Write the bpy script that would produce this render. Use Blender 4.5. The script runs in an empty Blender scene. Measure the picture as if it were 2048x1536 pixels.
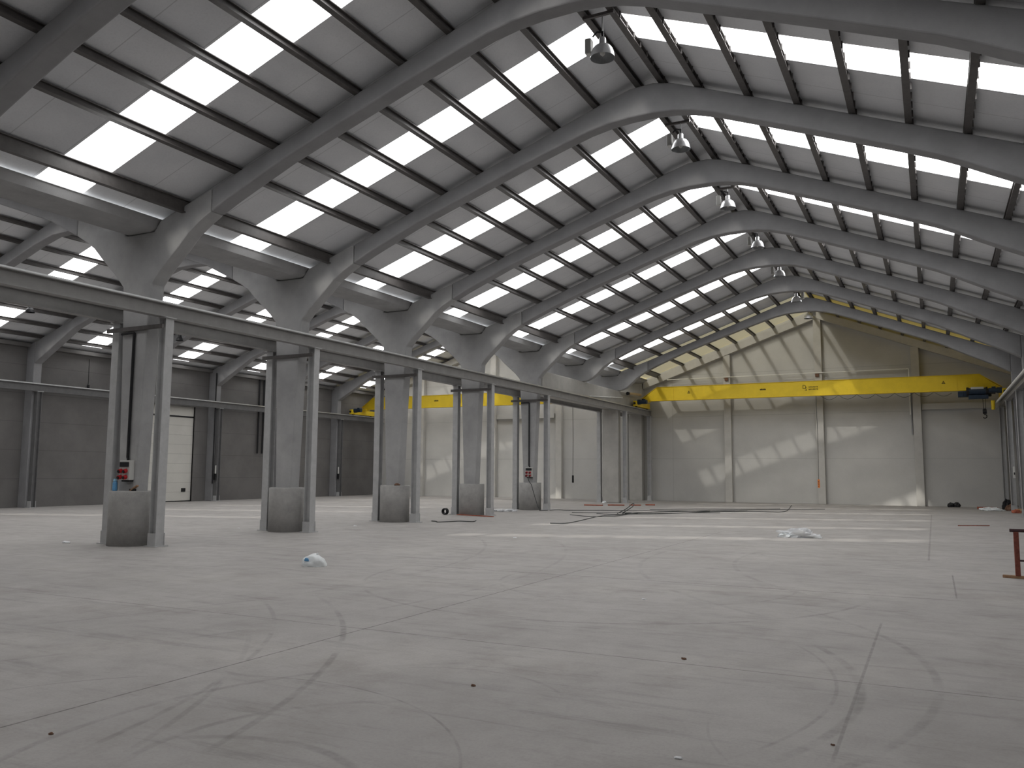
import bpy, bmesh, math, random
from mathutils import Vector, Matrix, noise
random.seed(7)
SC = bpy.context.scene
COL = SC.collection

# ------------------------------------------------------------------ camera
def set_camera():
    yaw, pitch, roll = 0.4657, 0.1047, 0.0057
    f = Vector((-math.sin(yaw)*math.cos(pitch), math.cos(yaw)*math.cos(pitch), math.sin(pitch)))
    r = Vector((math.cos(yaw), math.sin(yaw), 0)); u = r.cross(f)
    c, s = math.cos(roll), math.sin(roll)
    r2 = c*r + s*u; u2 = -s*r + c*u
    cd = bpy.data.cameras.new('camera'); cam = bpy.data.objects.new('camera', cd); COL.objects.link(cam)
    m = Matrix((( r2.x, u2.x, -f.x, 13.3534), (r2.y, u2.y, -f.y, -7.5555), (r2.z, u2.z, -f.z, 1.6), (0, 0, 0, 1)))
    cam.matrix_world = m
    cd.sensor_fit = 'HORIZONTAL'; cd.sensor_width = 36; cd.lens = 36*1671.88/2048
    cd.clip_end = 300
    SC.camera = cam
set_camera()

# ------------------------------------------------------------------ light
w = bpy.data.worlds.new('sky'); SC.world = w; w.use_nodes = True
bg = w.node_tree.nodes['Background']; bg.inputs[0].default_value = (0.80, 0.90, 1.0, 1); bg.inputs[1].default_value = 3.0
def sun_or_spread(k, energy, angle):
    # the corrugated sheets spread the sunlight in the plane along the hall, imitated by soft suns added to the sharp one
    d = bpy.data.lights.new('sun_or_spread', 'SUN'); d.energy = energy; d.angle = math.radians(angle); d.color = (1.0, 0.955, 0.87)
    o = bpy.data.objects.new('sun_or_spread', d); COL.objects.link(o)
    o.rotation_euler = Vector((0.53, k, -1.0)).to_track_quat('-Z', 'Y').to_euler()
sun_or_spread(1.21, 11.0, 1.3)
for k, e in ((0.9, 2.0), (1.5, 2.6), (1.8, 2.6), (2.2, 2.6), (2.7, 2.6), (3.4, 2.8)): sun_or_spread(k, e, 8.0)
SKY_EMIT = 6.0          # daylight scattered by the translucent roof sheets
SKY_CLEAR = 0.16        # share of sunlight that passes straight through
SC.view_settings.view_transform = 'Standard'; SC.view_settings.look = 'None'
SC.view_settings.gamma = 1.0; SC.view_settings.use_curve_mapping = False
SC.view_settings.exposure = 0.0
try:
    SC.cycles.use_denoising = True
    SC.cycles.max_bounces = 8; SC.cycles.diffuse_bounces = 6
    SC.cycles.sample_clamp_indirect = 6
except Exception:
    pass

# ------------------------------------------------------------------ materials
def mat(name, col, rough=0.8, metal=0.0, spec=0.3, var=0.0, scale=3.0, bump=0.0, bscale=60.0):
    m = bpy.data.materials.new(name); m.use_nodes = True
    nt = m.node_tree; b = nt.nodes['Principled BSDF']
    b.inputs['Roughness'].default_value = rough; b.inputs['Metallic'].default_value = metal
    b.inputs['Specular IOR Level'].default_value = spec
    b.inputs['Base Color'].default_value = (*col, 1)
    if var or bump:
        g = nt.nodes.new('ShaderNodeNewGeometry')
    if var:
        n = nt.nodes.new('ShaderNodeTexNoise'); n.inputs['Scale'].default_value = scale
        n.inputs['Detail'].default_value = 6; n.inputs['Roughness'].default_value = 0.65
        nt.links.new(g.outputs['Position'], n.inputs['Vector'])
        r = nt.nodes.new('ShaderNodeValToRGB')
        r.color_ramp.elements[0].position = 0.3; r.color_ramp.elements[1].position = 0.7
        r.color_ramp.elements[0].color = (*[c*(1-var) for c in col], 1)
        r.color_ramp.elements[1].color = (*[min(1, c*(1+var)) for c in col], 1)
        nt.links.new(n.outputs['Fac'], r.inputs[0]); nt.links.new(r.outputs[0], b.inputs['Base Color'])
    if bump:
        n2 = nt.nodes.new('ShaderNodeTexNoise'); n2.inputs['Scale'].default_value = bscale; n2.inputs['Detail'].default_value = 4
        nt.links.new(g.outputs['Position'], n2.inputs['Vector'])
        bp = nt.nodes.new('ShaderNodeBump'); bp.inputs['Strength'].default_value = bump; bp.inputs['Distance'].default_value = 0.02
        nt.links.new(n2.outputs['Fac'], bp.inputs['Height']); nt.links.new(bp.outputs[0], b.inputs['Normal'])
    return m

class NT:
    """tiny helper for math node chains"""
    def __init__(s, nt): s.nt = nt
    def m(s, op, a, b=None, c=None, clamp=False):
        n = s.nt.nodes.new('ShaderNodeMath'); n.operation = op; n.use_clamp = clamp
        for i, v in enumerate((a, b, c)):
            if v is None: continue
            if isinstance(v, (int, float)): n.inputs[i].default_value = v
            else: s.nt.links.new(v, n.inputs[i])
        return n.outputs[0]
    def smooth(s, v, lo, hi, a=0.0, b=1.0):
        n = s.nt.nodes.new('ShaderNodeMapRange'); n.interpolation_type = 'SMOOTHSTEP'
        s.nt.links.new(v, n.inputs[0])
        for i, k in zip((1, 2, 3, 4), (lo, hi, a, b)): n.inputs[i].default_value = k
        return n.outputs[0]
    def noise(s, vec, scale, detail=4, rough=0.6):
        n = s.nt.nodes.new('ShaderNodeTexNoise'); n.inputs['Scale'].default_value = scale
        n.inputs['Detail'].default_value = detail; n.inputs['Roughness'].default_value = rough
        s.nt.links.new(vec, n.inputs['Vector']); return n.outputs['Fac']
    def mix(s, fac, a, b):
        n = s.nt.nodes.new('ShaderNodeMix'); n.data_type = 'RGBA'
        s.nt.links.new(fac, n.inputs[0])
        for i, v in ((6, a), (7, b)):
            if isinstance(v, tuple): n.inputs[i].default_value = (*v, 1)
            else: s.nt.links.new(v, n.inputs[i])
        return n.outputs[2]

def floor_material():
    m = bpy.data.materials.new('trowelled_concrete_floor'); m.use_nodes = True
    nt = m.node_tree; b = nt.nodes['Principled BSDF']; h = NT(nt)
    pos = nt.nodes.new('ShaderNodeNewGeometry').outputs['Position']
    sx = nt.nodes.new('ShaderNodeSeparateXYZ'); nt.links.new(pos, sx.inputs[0]); X, Y = sx.outputs[0], sx.outputs[1]
    big = h.noise(pos, 0.35, 5); mid = h.noise(pos, 2.2, 6, 0.7); fine = h.noise(pos, 45, 3, 0.7)
    c = h.mix(h.smooth(big, 0.3, 0.7), (0.352, 0.337, 0.325), (0.412, 0.395, 0.381))
    c = h.mix(h.smooth(mid, 0.42, 0.75, 0, 0.35), c, (0.30, 0.285, 0.27))
    c = h.mix(h.smooth(fine, 0.35, 0.75, 0, 0.28), c, (0.25, 0.235, 0.225))
    brk = h.smooth(h.noise(pos, 1.3, 4), 0.36, 0.6)
    streak = h.smooth(h.noise(pos, 9.0, 3), 0.25, 0.6, 0.3, 1.0)
    def dark(mask, amount, col=(0.12, 0.112, 0.106)):
        nonlocal c
        c = h.mix(h.m('MULTIPLY', mask, amount), c, col)
    # curved tyre marks
    rings = [((1.0, -6.0), 8.12, 0.05, 0.34, 'x', 6.0), ((1.0, -6.0), 8.82, 0.06, 0.42, 'x', 6.6), ((0.6, -7.6), 9.26, 0.05, 0.28, 'x', 7.6),
             ((9.1, -1.0), 3.72, 0.07, 0.42, 'x', 12.0), ((9.1, -1.0), 3.55, 0.03, 0.28, 'x', 11.9), ((8.5, -0.4), 4.82, 0.07, 0.32, 'x', 12.2),
             ((8.94, 4.45), 3.61, 0.06, 0.32, 'y', 4.4), ((9.5, 4.47), 2.12, 0.05, 0.26, 'y', 4.6), ((10.06, -2.5), 1.07, 0.03, 0.3, 'y+', -2.1),
             ((9.15, -4.4), 2.07, 0.02, 0.45, 'y+', -3.6), ((13.6, -1.74), 1.63, 0.02, 0.35, 'y', -2.2), ((11.15, -3.55), 2.66, 0.06, 0.32, 'xl', 9.6),
             ((9.9, -4.6), 1.05, 0.07, 0.5, 'y+', -3.75), ((10.54, -3.72), 1.35, 0.06, 0.36, 'xl', 9.8), ((-6, 3), 12.0, 0.07, 0.25, 'x', 3.0), ((-6, 3), 13.7, 0.07, 0.2, 'x', 4.0),
             ((17, 9), 7.0, 0.08, 0.22, 'xl', 13.0), ((17, 9), 8.6, 0.08, 0.2, 'xl', 13.0), ((4, 22), 6.5, 0.09, 0.2, 'y', 24.0)]
    for (cx, cy), r, wd, am, ax, lim in rings:
        am *= 1.05; wd *= 0.7
        dx = h.m('SUBTRACT', X, cx); dy = h.m('SUBTRACT', Y, cy)
        d = h.m('SQRT', h.m('ADD', h.m('MULTIPLY', dx, dx), h.m('MULTIPLY', dy, dy)))
        a = h.m('ABSOLUTE', h.m('SUBTRACT', d, r))
        k = h.smooth(a, wd*0.35, wd, 1, 0)
        side = {'x': lambda: h.smooth(X, lim-0.6, lim+0.6), 'xl': lambda: h.smooth(X, lim-0.6, lim+0.6, 1, 0),
                'y': lambda: h.smooth(Y, lim-0.5, lim+0.5, 1, 0), 'y+': lambda: h.smooth(Y, lim-0.3, lim+0.3)}[ax]()
        dark(h.m('MULTIPLY', h.m('MULTIPLY', k, side), h.m('MULTIPLY', brk, streak)), am)
    # scattered scuffs, stretched along the driving direction
    mp = nt.nodes.new('ShaderNodeMapping'); mp.inputs['Rotation'].default_value = (0, 0, 0.5); mp.inputs['Scale'].default_value = (0.5, 3.2, 1)
    nt.links.new(pos, mp.inputs[0])
    dark(h.smooth(h.noise(mp.outputs[0], 1.0, 6, 0.75), 0.52, 0.72), 0.36)
    mp2 = nt.nodes.new('ShaderNodeMapping'); mp2.inputs['Rotation'].default_value = (0, 0, -0.95); mp2.inputs['Scale'].default_value = (0.35, 3.8, 1)
    nt.links.new(pos, mp2.inputs[0])
    dark(h.smooth(h.noise(mp2.outputs[0], 1.1, 6, 0.75), 0.54, 0.74), 0.34)
    dark(h.smooth(h.noise(pos, 0.6, 6, 0.75), 0.5, 0.68), 0.22, (0.16, 0.135, 0.115))
    # sawn joints
    for v, p, wd, am, o, lo, hi in [(X, 8.1, 0.010, 0.75, Y, -9, 16), (X, 12.78, 0.013, 0.35, Y, -2.5, 2.6), (X, 13.55, 0.012, 0.5, Y, 4.8, 7.9), (X, 13.2, 0.02, 0.35, Y, 9.9, 30), (X, 3.1, 0.012, 0.35, Y, 4, 30), (X, -2.1, 0.02, 0.4, Y, -9, 40),
                         (Y, -0.42, 0.008, 0.75, X, 2.5, 14), (Y, 4.72, 0.014, 0.85, X, 5.2, 13.7), (Y, 9.75, 0.018, 0.7, X, 7.8, 13.4), (Y, 8.2, 0.014, 0.3, X, 7.5, 12), (Y, 14.9, 0.02, 0.4, X, 3, 14), (Y, 19.9, 0.02, 0.3, X, 3, 14)]:
        a = h.m('ABSOLUTE', h.m('SUBTRACT', v, p))
        rng = h.m('MULTIPLY', h.smooth(o, lo, lo+0.3), h.smooth(o, hi-0.3, hi, 1, 0))
        dark(h.m('MULTIPLY', h.m('MULTIPLY', h.smooth(a, wd*0.5, wd*1.3, 1, 0), streak), rng), am, (0.06, 0.055, 0.05))
    nt.links.new(c, b.inputs['Base Color'])
    b.inputs['Specular IOR Level'].default_value = 0.25
    nt.links.new(h.smooth(mid, 0.3, 0.7, 0.55, 0.75), b.inputs['Roughness'])
    bp = nt.nodes.new('ShaderNodeBump'); bp.inputs['Strength'].default_value = 0.12; bp.inputs['Distance'].default_value = 0.01
    nt.links.new(mid, bp.inputs['Height']); nt.links.new(bp.outputs[0], b.inputs['Normal'])
    return m

def panel_material(name, c1, c2, axis_u, step, horiz=None):
    """painted wall or roof sheets with a thin joint every «step» metres"""
    m = bpy.data.materials.new(name); m.use_nodes = True
    nt = m.node_tree; b = nt.nodes['Principled BSDF']; h = NT(nt)
    pos = nt.nodes.new('ShaderNodeNewGeometry').outputs['Position']
    sx = nt.nodes.new('ShaderNodeSeparateXYZ'); nt.links.new(pos, sx.inputs[0])
    c = h.mix(h.smooth(h.noise(pos, 0.8, 5), 0.3, 0.7), c1, c2)
    c = h.mix(h.smooth(h.noise(pos, 30, 3), 0.4, 0.8, 0, 0.25), c, tuple(0.75*k for k in c1))
    fr = h.m('FRACT', h.m('DIVIDE', sx.outputs[axis_u], step))
    a = h.m('ABSOLUTE', h.m('SUBTRACT', fr, 0.5))
    c = h.mix(h.smooth(a, 0.5-0.012/step, 0.5-0.006/step, 0, 0.5), c, tuple(0.5*k for k in c1))
    if horiz:
        fr = h.m('FRACT', h.m('DIVIDE', sx.outputs[2], horiz))
        a = h.m('ABSOLUTE', h.m('SUBTRACT', fr, 0.5))
        c = h.mix(h.smooth(a, 0.5-0.016/horiz, 0.5-0.008/horiz, 0, 0.4), c, tuple(0.5*k for k in c1))
    nt.links.new(c, b.inputs['Base Color']); b.inputs['Roughness'].default_value = 0.8
    b.inputs['Specular IOR Level'].default_value = 0.2
    return m

def skylight_material(name, clear, emit):
    m = bpy.data.materials.new(name); m.use_nodes = True
    nt = m.node_tree; nt.nodes.clear()
    o = nt.nodes.new('ShaderNodeOutputMaterial'); mx = nt.nodes.new('ShaderNodeMixShader')
    e = nt.nodes.new('ShaderNodeEmission'); e.inputs[0].default_value = (1.0, 0.99, 0.98, 1); e.inputs[1].default_value = emit
    t = nt.nodes.new('ShaderNodeBsdfTransparent')
    mx.inputs[0].default_value = clear
    nt.links.new(e.outputs[0], mx.inputs[1]); nt.links.new(t.outputs[0], mx.inputs[2]); nt.links.new(mx.outputs[0], o.inputs[0])
    return m

def yellow_sheet_material(name, clear):
    m = bpy.data.materials.new(name); m.use_nodes = True
    nt = m.node_tree; nt.nodes.clear()
    o = nt.nodes.new('ShaderNodeOutputMaterial'); mx = nt.nodes.new('ShaderNodeMixShader'); ad = nt.nodes.new('ShaderNodeAddShader')
    d = nt.nodes.new('ShaderNodeBsdfDiffuse'); d.inputs[0].default_value = (0.60, 0.50, 0.22, 1)
    e = nt.nodes.new('ShaderNodeEmission'); e.inputs[0].default_value = (1.0, 0.78, 0.22, 1); e.inputs[1].default_value = 0.12
    t = nt.nodes.new('ShaderNodeBsdfTransparent'); t.inputs[0].default_value = (1.0, 1.0, 0.97, 1)
    mx.inputs[0].default_value = clear
    nt.links.new(d.outputs[0], ad.inputs[0]); nt.links.new(e.outputs[0], ad.inputs[1])
    nt.links.new(ad.outputs[0], mx.inputs[1]); nt.links.new(t.outputs[0], mx.inputs[2]); nt.links.new(mx.outputs[0], o.inputs[0])
    return m

def plastic_film(name, alpha, col=(0.85, 0.87, 0.9)):
    m = bpy.data.materials.new(name); m.use_nodes = True
    nt = m.node_tree; b = nt.nodes['Principled BSDF']
    b.inputs['Base Color'].default_value = (*col, 1); b.inputs['Roughness'].default_value = 0.25; b.inputs['Alpha'].default_value = alpha
    return m

M = {}
M['floor'] = floor_material()
M['sky'] = skylight_material('translucent_roof_sheet', SKY_CLEAR, SKY_EMIT)
M['sky_dim'] = skylight_material('sun_dimmed_roof_sheet', 0.06, SKY_EMIT)  # passes less sun, set to fade the bright patch on the far wall
M['sky_dif'] = skylight_material('milky_roof_sheet', 0.01, SKY_EMIT)
M['sky_fill'] = skylight_material('unseen_fill_roof_sheet', 0.02, 0.5*SKY_EMIT)  # unseen skylights behind the camera, added to brighten the near floor
M['roof'] = panel_material('grey_roof_sheet', (0.71, 0.725, 0.755), (0.78, 0.79, 0.815), 1, 1.0)
M['roof_cream'] = yellow_sheet_material('yellowed_translucent_sheet', 0.05)
M['roof_yellow'] = yellow_sheet_material('yellowed_milky_sheet', 0.0)
M['wall_end'] = panel_material('beige_concrete_panel', (0.47, 0.466, 0.45), (0.515, 0.51, 0.492), 0, 40.0, 2.4)
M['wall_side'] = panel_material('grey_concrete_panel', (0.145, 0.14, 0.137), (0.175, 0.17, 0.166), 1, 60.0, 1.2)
M['frame'] = mat('grey_painted_concrete', (0.275, 0.275, 0.283), 0.75, var=0.12, scale=1.5, bump=0.15)
M['drum'] = mat('cast_concrete_collar', (0.38, 0.375, 0.365), 0.85, var=0.15, scale=4, bump=0.25)
M['pillar'] = mat('beige_painted_pillar', (0.47, 0.46, 0.435), 0.8, var=0.08, scale=2)
M['steel'] = mat('grey_primer_steel', (0.43, 0.432, 0.435), 0.6, spec=0.4, var=0.1, scale=5)
M['runway'] = mat('grey_runway_steel', (0.26, 0.255, 0.25), 0.55, spec=0.4, var=0.12, scale=3)
M['purlin'] = mat('dark_purlin_steel', (0.085, 0.078, 0.075), 0.45, spec=0.5, var=0.2, scale=8)
M['zinc'] = mat('galvanised_sheet', (0.55, 0.56, 0.56), 0.35, metal=0.6, var=0.1, scale=6)
M['yellow'] = mat('yellow_crane_paint', (0.78, 0.56, 0.02), 0.45, spec=0.4, var=0.06, scale=3)
M['black'] = mat('black_plastic', (0.015, 0.015, 0.017), 0.5)
M['navy'] = mat('dark_blue_motor_paint', (0.02, 0.035, 0.06), 0.45, var=0.2, scale=12)
M['rubber'] = mat('dark_cable_rubber', (0.035, 0.04, 0.038), 0.7)
M['column'] = mat('light_grey_concrete', (0.37, 0.37, 0.372), 0.8, var=0.12, scale=1.8, bump=0.2)
M['pale_concrete'] = mat('pale_bare_concrete', (0.42, 0.41, 0.385), 0.85, var=0.10, scale=2)
M['shaded_steel'] = mat('shaded_grey_steel', (0.15, 0.15, 0.152), 0.6, var=0.12, scale=4)  # grey steel darkened to paint in the shade by the left wall
M['white'] = mat('white_paint', (0.72, 0.72, 0.69), 0.6, var=0.05, scale=6)
M['offwhite'] = panel_material('cream_door_sheet', (0.58, 0.57, 0.535), (0.63, 0.62, 0.58), 1, 50.0, 0.483)
M['alu'] = mat('spun_aluminium', (0.86, 0.87, 0.89), 0.32, metal=0.55, var=0.06, scale=20)
M['lampin'] = mat('dusty_reflector_inside', (0.35, 0.36, 0.37), 0.45, metal=0.5, var=0.1, scale=20)
M['ltgrey'] = mat('light_grey_plastic', (0.50, 0.50, 0.48), 0.5)
M['red'] = mat('red_plastic', (0.42, 0.02, 0.025), 0.45)
M['blue'] = mat('pale_blue_plastic', (0.14, 0.36, 0.62), 0.3, var=0.1, scale=30)
M['bluecap'] = mat('blue_cap_plastic', (0.30, 0.55, 0.72), 0.4)
M['rust'] = mat('rusty_red_steel', (0.20, 0.062, 0.045), 0.8, var=0.35, scale=14)
M['rustdark'] = mat('dark_rusty_steel', (0.055, 0.03, 0.032), 0.7, var=0.3, scale=14)
M['wood'] = mat('weathered_wood', (0.33, 0.20, 0.12), 0.85, var=0.3, scale=12)
M['redwood'] = mat('reddish_board', (0.34, 0.10, 0.06), 0.85, var=0.4, scale=9)
M['orange'] = mat('orange_plastic', (0.75, 0.22, 0.04), 0.5)
M['bag'] = mat('white_bag_plastic', (0.74, 0.77, 0.78), 0.35, var=0.05, scale=10)
M['film'] = plastic_film('clear_plastic_film', 0.5)
M['paper'] = mat('white_paper', (0.75, 0.76, 0.78), 0.8)
M['debris'] = mat('brown_debris', (0.16, 0.09, 0.06), 0.9, var=0.4, scale=20)
M['cardboard'] = mat('cardboard', (0.50, 0.38, 0.22), 0.9, var=0.1, scale=10)
M['mark'] = mat('black_marking', (0.03, 0.025, 0.01), 0.6)

# ------------------------------------------------------------------ mesh builder
class MB:
    def __init__(s): s.v = []; s.f = []
    def add(s, vs, fs):
        o = len(s.v); s.v += [tuple(p) for p in vs]; s.f += [tuple(i+o for i in f) for f in fs]; return s
    def box(s, x0, x1, y0, y1, z0, z1):
        return s.add([(x0,y0,z0),(x1,y0,z0),(x1,y1,z0),(x0,y1,z0),(x0,y0,z1),(x1,y0,z1),(x1,y1,z1),(x0,y1,z1)],
                     [(0,3,2,1),(4,5,6,7),(0,1,5,4),(1,2,6,5),(2,3,7,6),(3,0,4,7)])
    def cbox(s, c, d, rot=None):
        hx, hy, hz = d[0]/2, d[1]/2, d[2]/2
        vs = [Vector(p) for p in [(-hx,-hy,-hz),(hx,-hy,-hz),(hx,hy,-hz),(-hx,hy,-hz),(-hx,-hy,hz),(hx,-hy,hz),(hx,hy,hz),(-hx,hy,hz)]]
        if rot is not None: vs = [rot @ p for p in vs]
        return s.add([p + Vector(c) for p in vs], [(0,3,2,1),(4,5,6,7),(0,1,5,4),(1,2,6,5),(2,3,7,6),(3,0,4,7)])
    def prism_y(s, poly, y0, y1):
        """extrude an (x,z) outline along y"""
        n = len(poly)
        return s.add([(x,y0,z) for x,z in poly] + [(x,y1,z) for x,z in poly],
                     [tuple(range(n)), tuple(range(2*n-1, n-1, -1))] + [(i, i+n, (i+1)%n+n, (i+1)%n) for i in range(n)])
    def strip_y(s, top, bot, y0, y1):
        """solid between a top and a bottom line with the same number of points, extruded along y"""
        n = len(top); vs = []
        for (xt, zt), (xb, zb) in zip(top, bot):
            vs += [(xt,y0,zt),(xt,y1,zt),(xb,y1,zb),(xb,y0,zb)]
        fs = [(0,1,2,3), (4*n-1,4*n-2,4*n-3,4*n-4)]
        for i in range(n-1):
            a, b = 4*i, 4*i+4
            fs += [(a,b,b+1,a+1),(a+1,b+1,b+2,a+2),(a+2,b+2,b+3,a+3),(a+3,b+3,b,a)]
        return s.add(vs, fs)
    def cyl(s, p, q, r0, r1=None, n=16, cap=True):
        r1 = r0 if r1 is None else r1
        p, q = Vector(p), Vector(q); d = (q-p).normalized()
        a = d.orthogonal().normalized(); b = d.cross(a)
        vs = []
        for c, r in ((p, r0), (q, r1)):
            for i in range(n):
                t = 2*math.pi*i/n; vs.append(c + r*(math.cos(t)*a + math.sin(t)*b))
        fs = [(i, (i+1)%n, n+(i+1)%n, n+i) for i in range(n)]
        if cap: fs += [tuple(range(n-1, -1, -1)), tuple(range(n, 2*n))]
        return s.add(vs, fs)
    def tube(s, pts, r, n=8):
        pts = [Vector(p) for p in pts]; rings = []
        up = Vector((0.13, 0.27, 0.95))
        for i, p in enumerate(pts):
            d = (pts[min(i+1, len(pts)-1)] - pts[max(i-1, 0)]).normalized()
            a = d.cross(up)
            if a.length < 1e-3: a = d.orthogonal()
            a.normalize(); b = d.cross(a)
            rings.append([p + r*(math.cos(2*math.pi*k/n)*a + math.sin(2*math.pi*k/n)*b) for k in range(n)])
        vs = [v for rg in rings for v in rg]; fs = []
        for i in range(len(pts)-1):
            for k in range(n):
                fs.append((i*n+k, i*n+(k+1)%n, (i+1)*n+(k+1)%n, (i+1)*n+k))
        fs += [tuple(range(n-1, -1, -1)), tuple(range((len(pts)-1)*n, len(pts)*n))]
        return s.add(vs, fs)
    def lathe(s, prof, c, n=24):
        vs = []; m = len(prof)
        for r, z in prof:
            for k in range(n):
                t = 2*math.pi*k/n; vs.append((c[0]+r*math.cos(t), c[1]+r*math.sin(t), c[2]+z))
        fs = []
        for i in range(m-1):
            for k in range(n): fs.append((i*n+k, i*n+(k+1)%n, (i+1)*n+(k+1)%n, (i+1)*n+k))
        return s.add(vs, fs)
    def ibeam_y(s, x, y0, y1, z0, z1, wd, tf=0.016, tw=0.012):
        s.box(x-wd/2, x+wd/2, y0, y1, z0, z0+tf); s.box(x-wd/2, x+wd/2, y0, y1, z1-tf, z1)
        return s.box(x-tw/2, x+tw/2, y0, y1, z0+tf, z1-tf)
    def build(s, name, m, parent=None, smooth=False, bevel=0.0, seg=2):
        me = bpy.data.meshes.new(name); me.from_pydata(s.v, [], s.f); me.update()
        bm = bmesh.new(); bm.from_mesh(me); bmesh.ops.recalc_face_normals(bm, faces=bm.faces); bm.to_mesh(me); bm.free()
        if smooth:
            for p in me.polygons: p.use_smooth = True
        me.materials.append(m)
        o = bpy.data.objects.new(name, me); COL.objects.link(o)
        if parent is not None:
            o.parent = parent; o.matrix_parent_inverse = parent_inv(parent)
        if bevel:
            b = o.modifiers.new('soft_edge', 'BEVEL'); b.width = bevel; b.segments = seg; b.limit_method = 'ANGLE'; b.angle_limit = math.radians(35)
        return o

def parent_inv(p):
    m = Matrix.Translation(p.location)
    q = p.parent
    return m.inverted() if q is None else m.inverted()
def tag(o, label, cat, group=None):
    o['label'] = label; o['category'] = cat
    if group: o['group'] = group
    return o
def thing(name, loc, label, cat, group=None):
    o = bpy.data.objects.new(name, None); o.empty_display_size = 0.2; COL.objects.link(o); o.location = loc
    return tag(o, label, cat, group)
def struct(o): o['kind'] = 'structure'; return o
def copy_thing(root, d, label, group=None):
    """copy of a thing with copies of its parts and sub-parts, moved by d"""
    r = root.copy(); COL.objects.link(r); r.location = root.location + Vector(d); r['label'] = label
    if group: r['group'] = group
    for ch in root.children:
        c = ch.copy(); COL.objects.link(c); c.parent = r; c.matrix_parent_inverse = ch.matrix_parent_inverse.copy()
        for g in ch.children:
            k = g.copy(); COL.objects.link(k); k.parent = c; k.matrix_parent_inverse = g.matrix_parent_inverse.copy()
    return r
ORD = ['nearest', 'second', 'third', 'fourth', 'fifth', 'sixth', 'seventh', 'eighth', 'ninth', 'tenth']

# ------------------------------------------------------------------ layout
YF = [0.0, 5.0, 9.83, 14.85, 19.84, 24.92, 30.0, 35.07]      # concrete frames along the hall
YW = 39.7                                                    # far wall
YB = -15.0                                                   # rear wall
XC = -2.07                                                   # column line between the two halls
XL, XR = -20.9, 17.25                                        # side walls
PD = 0.17                                                    # purlin depth
RX, RZ, SL, SR = 8.02, 10.33, 0.357, 0.390                   # main hall ridge and slopes (frame top line)
LX, LZ, S2 = -11.5, 10.05, 0.345                             # left hall ridge
def zmain(x): return RZ - (SL*(RX-x) if x < RX else SR*(x-RX))
def zleft(x): return LZ - S2*abs(x-LX)
VX0, VX1 = -2.49, -1.65                                      # valley

# ------------------------------------------------------------------ room shell
struct(MB().box(XL-0.4, XR+0.4, YB-0.4, YW+0.4, -0.3, 0).build('floor', M['floor']))
struct(MB().prism_y([(XL, 0), (XR, 0), (XR, zmain(XR)+PD), (RX, RZ+PD), (VX1, zmain(VX1)+PD), (VX1, 6.95), (VX0, 6.95), (VX0, zleft(VX0)+PD), (LX, LZ+PD), (XL, zleft(XL)+PD)], YW, YW+0.25).build('wall_end', M['wall_end']))
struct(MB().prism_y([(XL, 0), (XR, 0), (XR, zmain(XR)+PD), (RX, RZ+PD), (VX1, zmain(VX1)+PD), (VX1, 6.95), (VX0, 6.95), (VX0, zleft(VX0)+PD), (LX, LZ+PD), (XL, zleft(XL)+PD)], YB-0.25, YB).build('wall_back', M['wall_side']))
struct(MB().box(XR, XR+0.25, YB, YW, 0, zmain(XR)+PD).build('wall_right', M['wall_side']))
DY0, DY1, DZ = 20.6, 23.85, 4.85                             # roll-up door in the left wall
wl = MB()
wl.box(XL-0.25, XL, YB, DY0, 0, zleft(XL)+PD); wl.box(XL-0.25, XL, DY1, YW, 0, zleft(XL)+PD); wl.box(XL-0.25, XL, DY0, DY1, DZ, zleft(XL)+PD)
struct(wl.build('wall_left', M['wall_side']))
# roll-up door
d = MB()
for k in range(10):
    z0 = 0.02 + k*0.483
    d.box(XL-0.13, XL-0.07, DY0, DY1, z0, z0+0.4835)
door = struct(d.build('door_1', M['offwhite']))
fr = MB(); fr.box(XL-0.2, XL+0.06, DY1, DY1+0.12, 0, DZ+0.1); fr.box(XL-0.2, XL+0.06, DY0-0.12, DY0, 0, DZ+0.1); fr.box(XL-0.2, XL+0.06, DY0, DY1, DZ, DZ+0.12)
fr.build('door_frame', M['wall_side'], door)
MB().box(XL-0.07, XL-0.03, 23.25, 23.5, 0.5, 0.68).build('door_lock', M['black'], door)
MB().box(XL-0.07, XL-0.055, DY0, DY1, 4.28, 4.36).build('door_seam', M['black'], door)
MB().box(XL-0.12, XL-0.05, DY0, DY1, 0.0, 0.05).build('door_seal', M['black'], door)

# bays between the frames: (y0, y1, has skylight)
BAYS = [(-15.0, -10.0, True), (-10.0, -5.0, True), (-5.0, 0.0, True)] + [(YF[i], YF[i+1], True) for i in range(7)] + [(YF[7], YW, True)]
SLOPES = [('a', VX1, RX, zmain), ('b', RX, XR, zmain), ('c', XL, LX, zleft), ('d', LX, VX0, zleft)]
WIN = {'a': (-1.60, 7.70), 'b': (8.36, 16.3), 'c': (-20.5, -11.85), 'd': (-11.2, -2.55)}
ceil = MB(); cream = MB(); cream2 = MB(); nwin = 0
def sheet(mb, x0, x1, y0, y1, fz, t=0.05):
    z0, z1 = fz(x0)+PD, fz(x1)+PD
    mb.add([(x0,y0,z0),(x1,y0,z1),(x1,y1,z1),(x0,y1,z0),(x0,y0,z0+t),(x1,y0,z1+t),(x1,y1,z1+t),(x0,y1,z0+t)],
           [(0,3,2,1),(4,5,6,7),(0,1,5,4),(1,2,6,5),(2,3,7,6),(3,0,4,7)])
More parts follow.
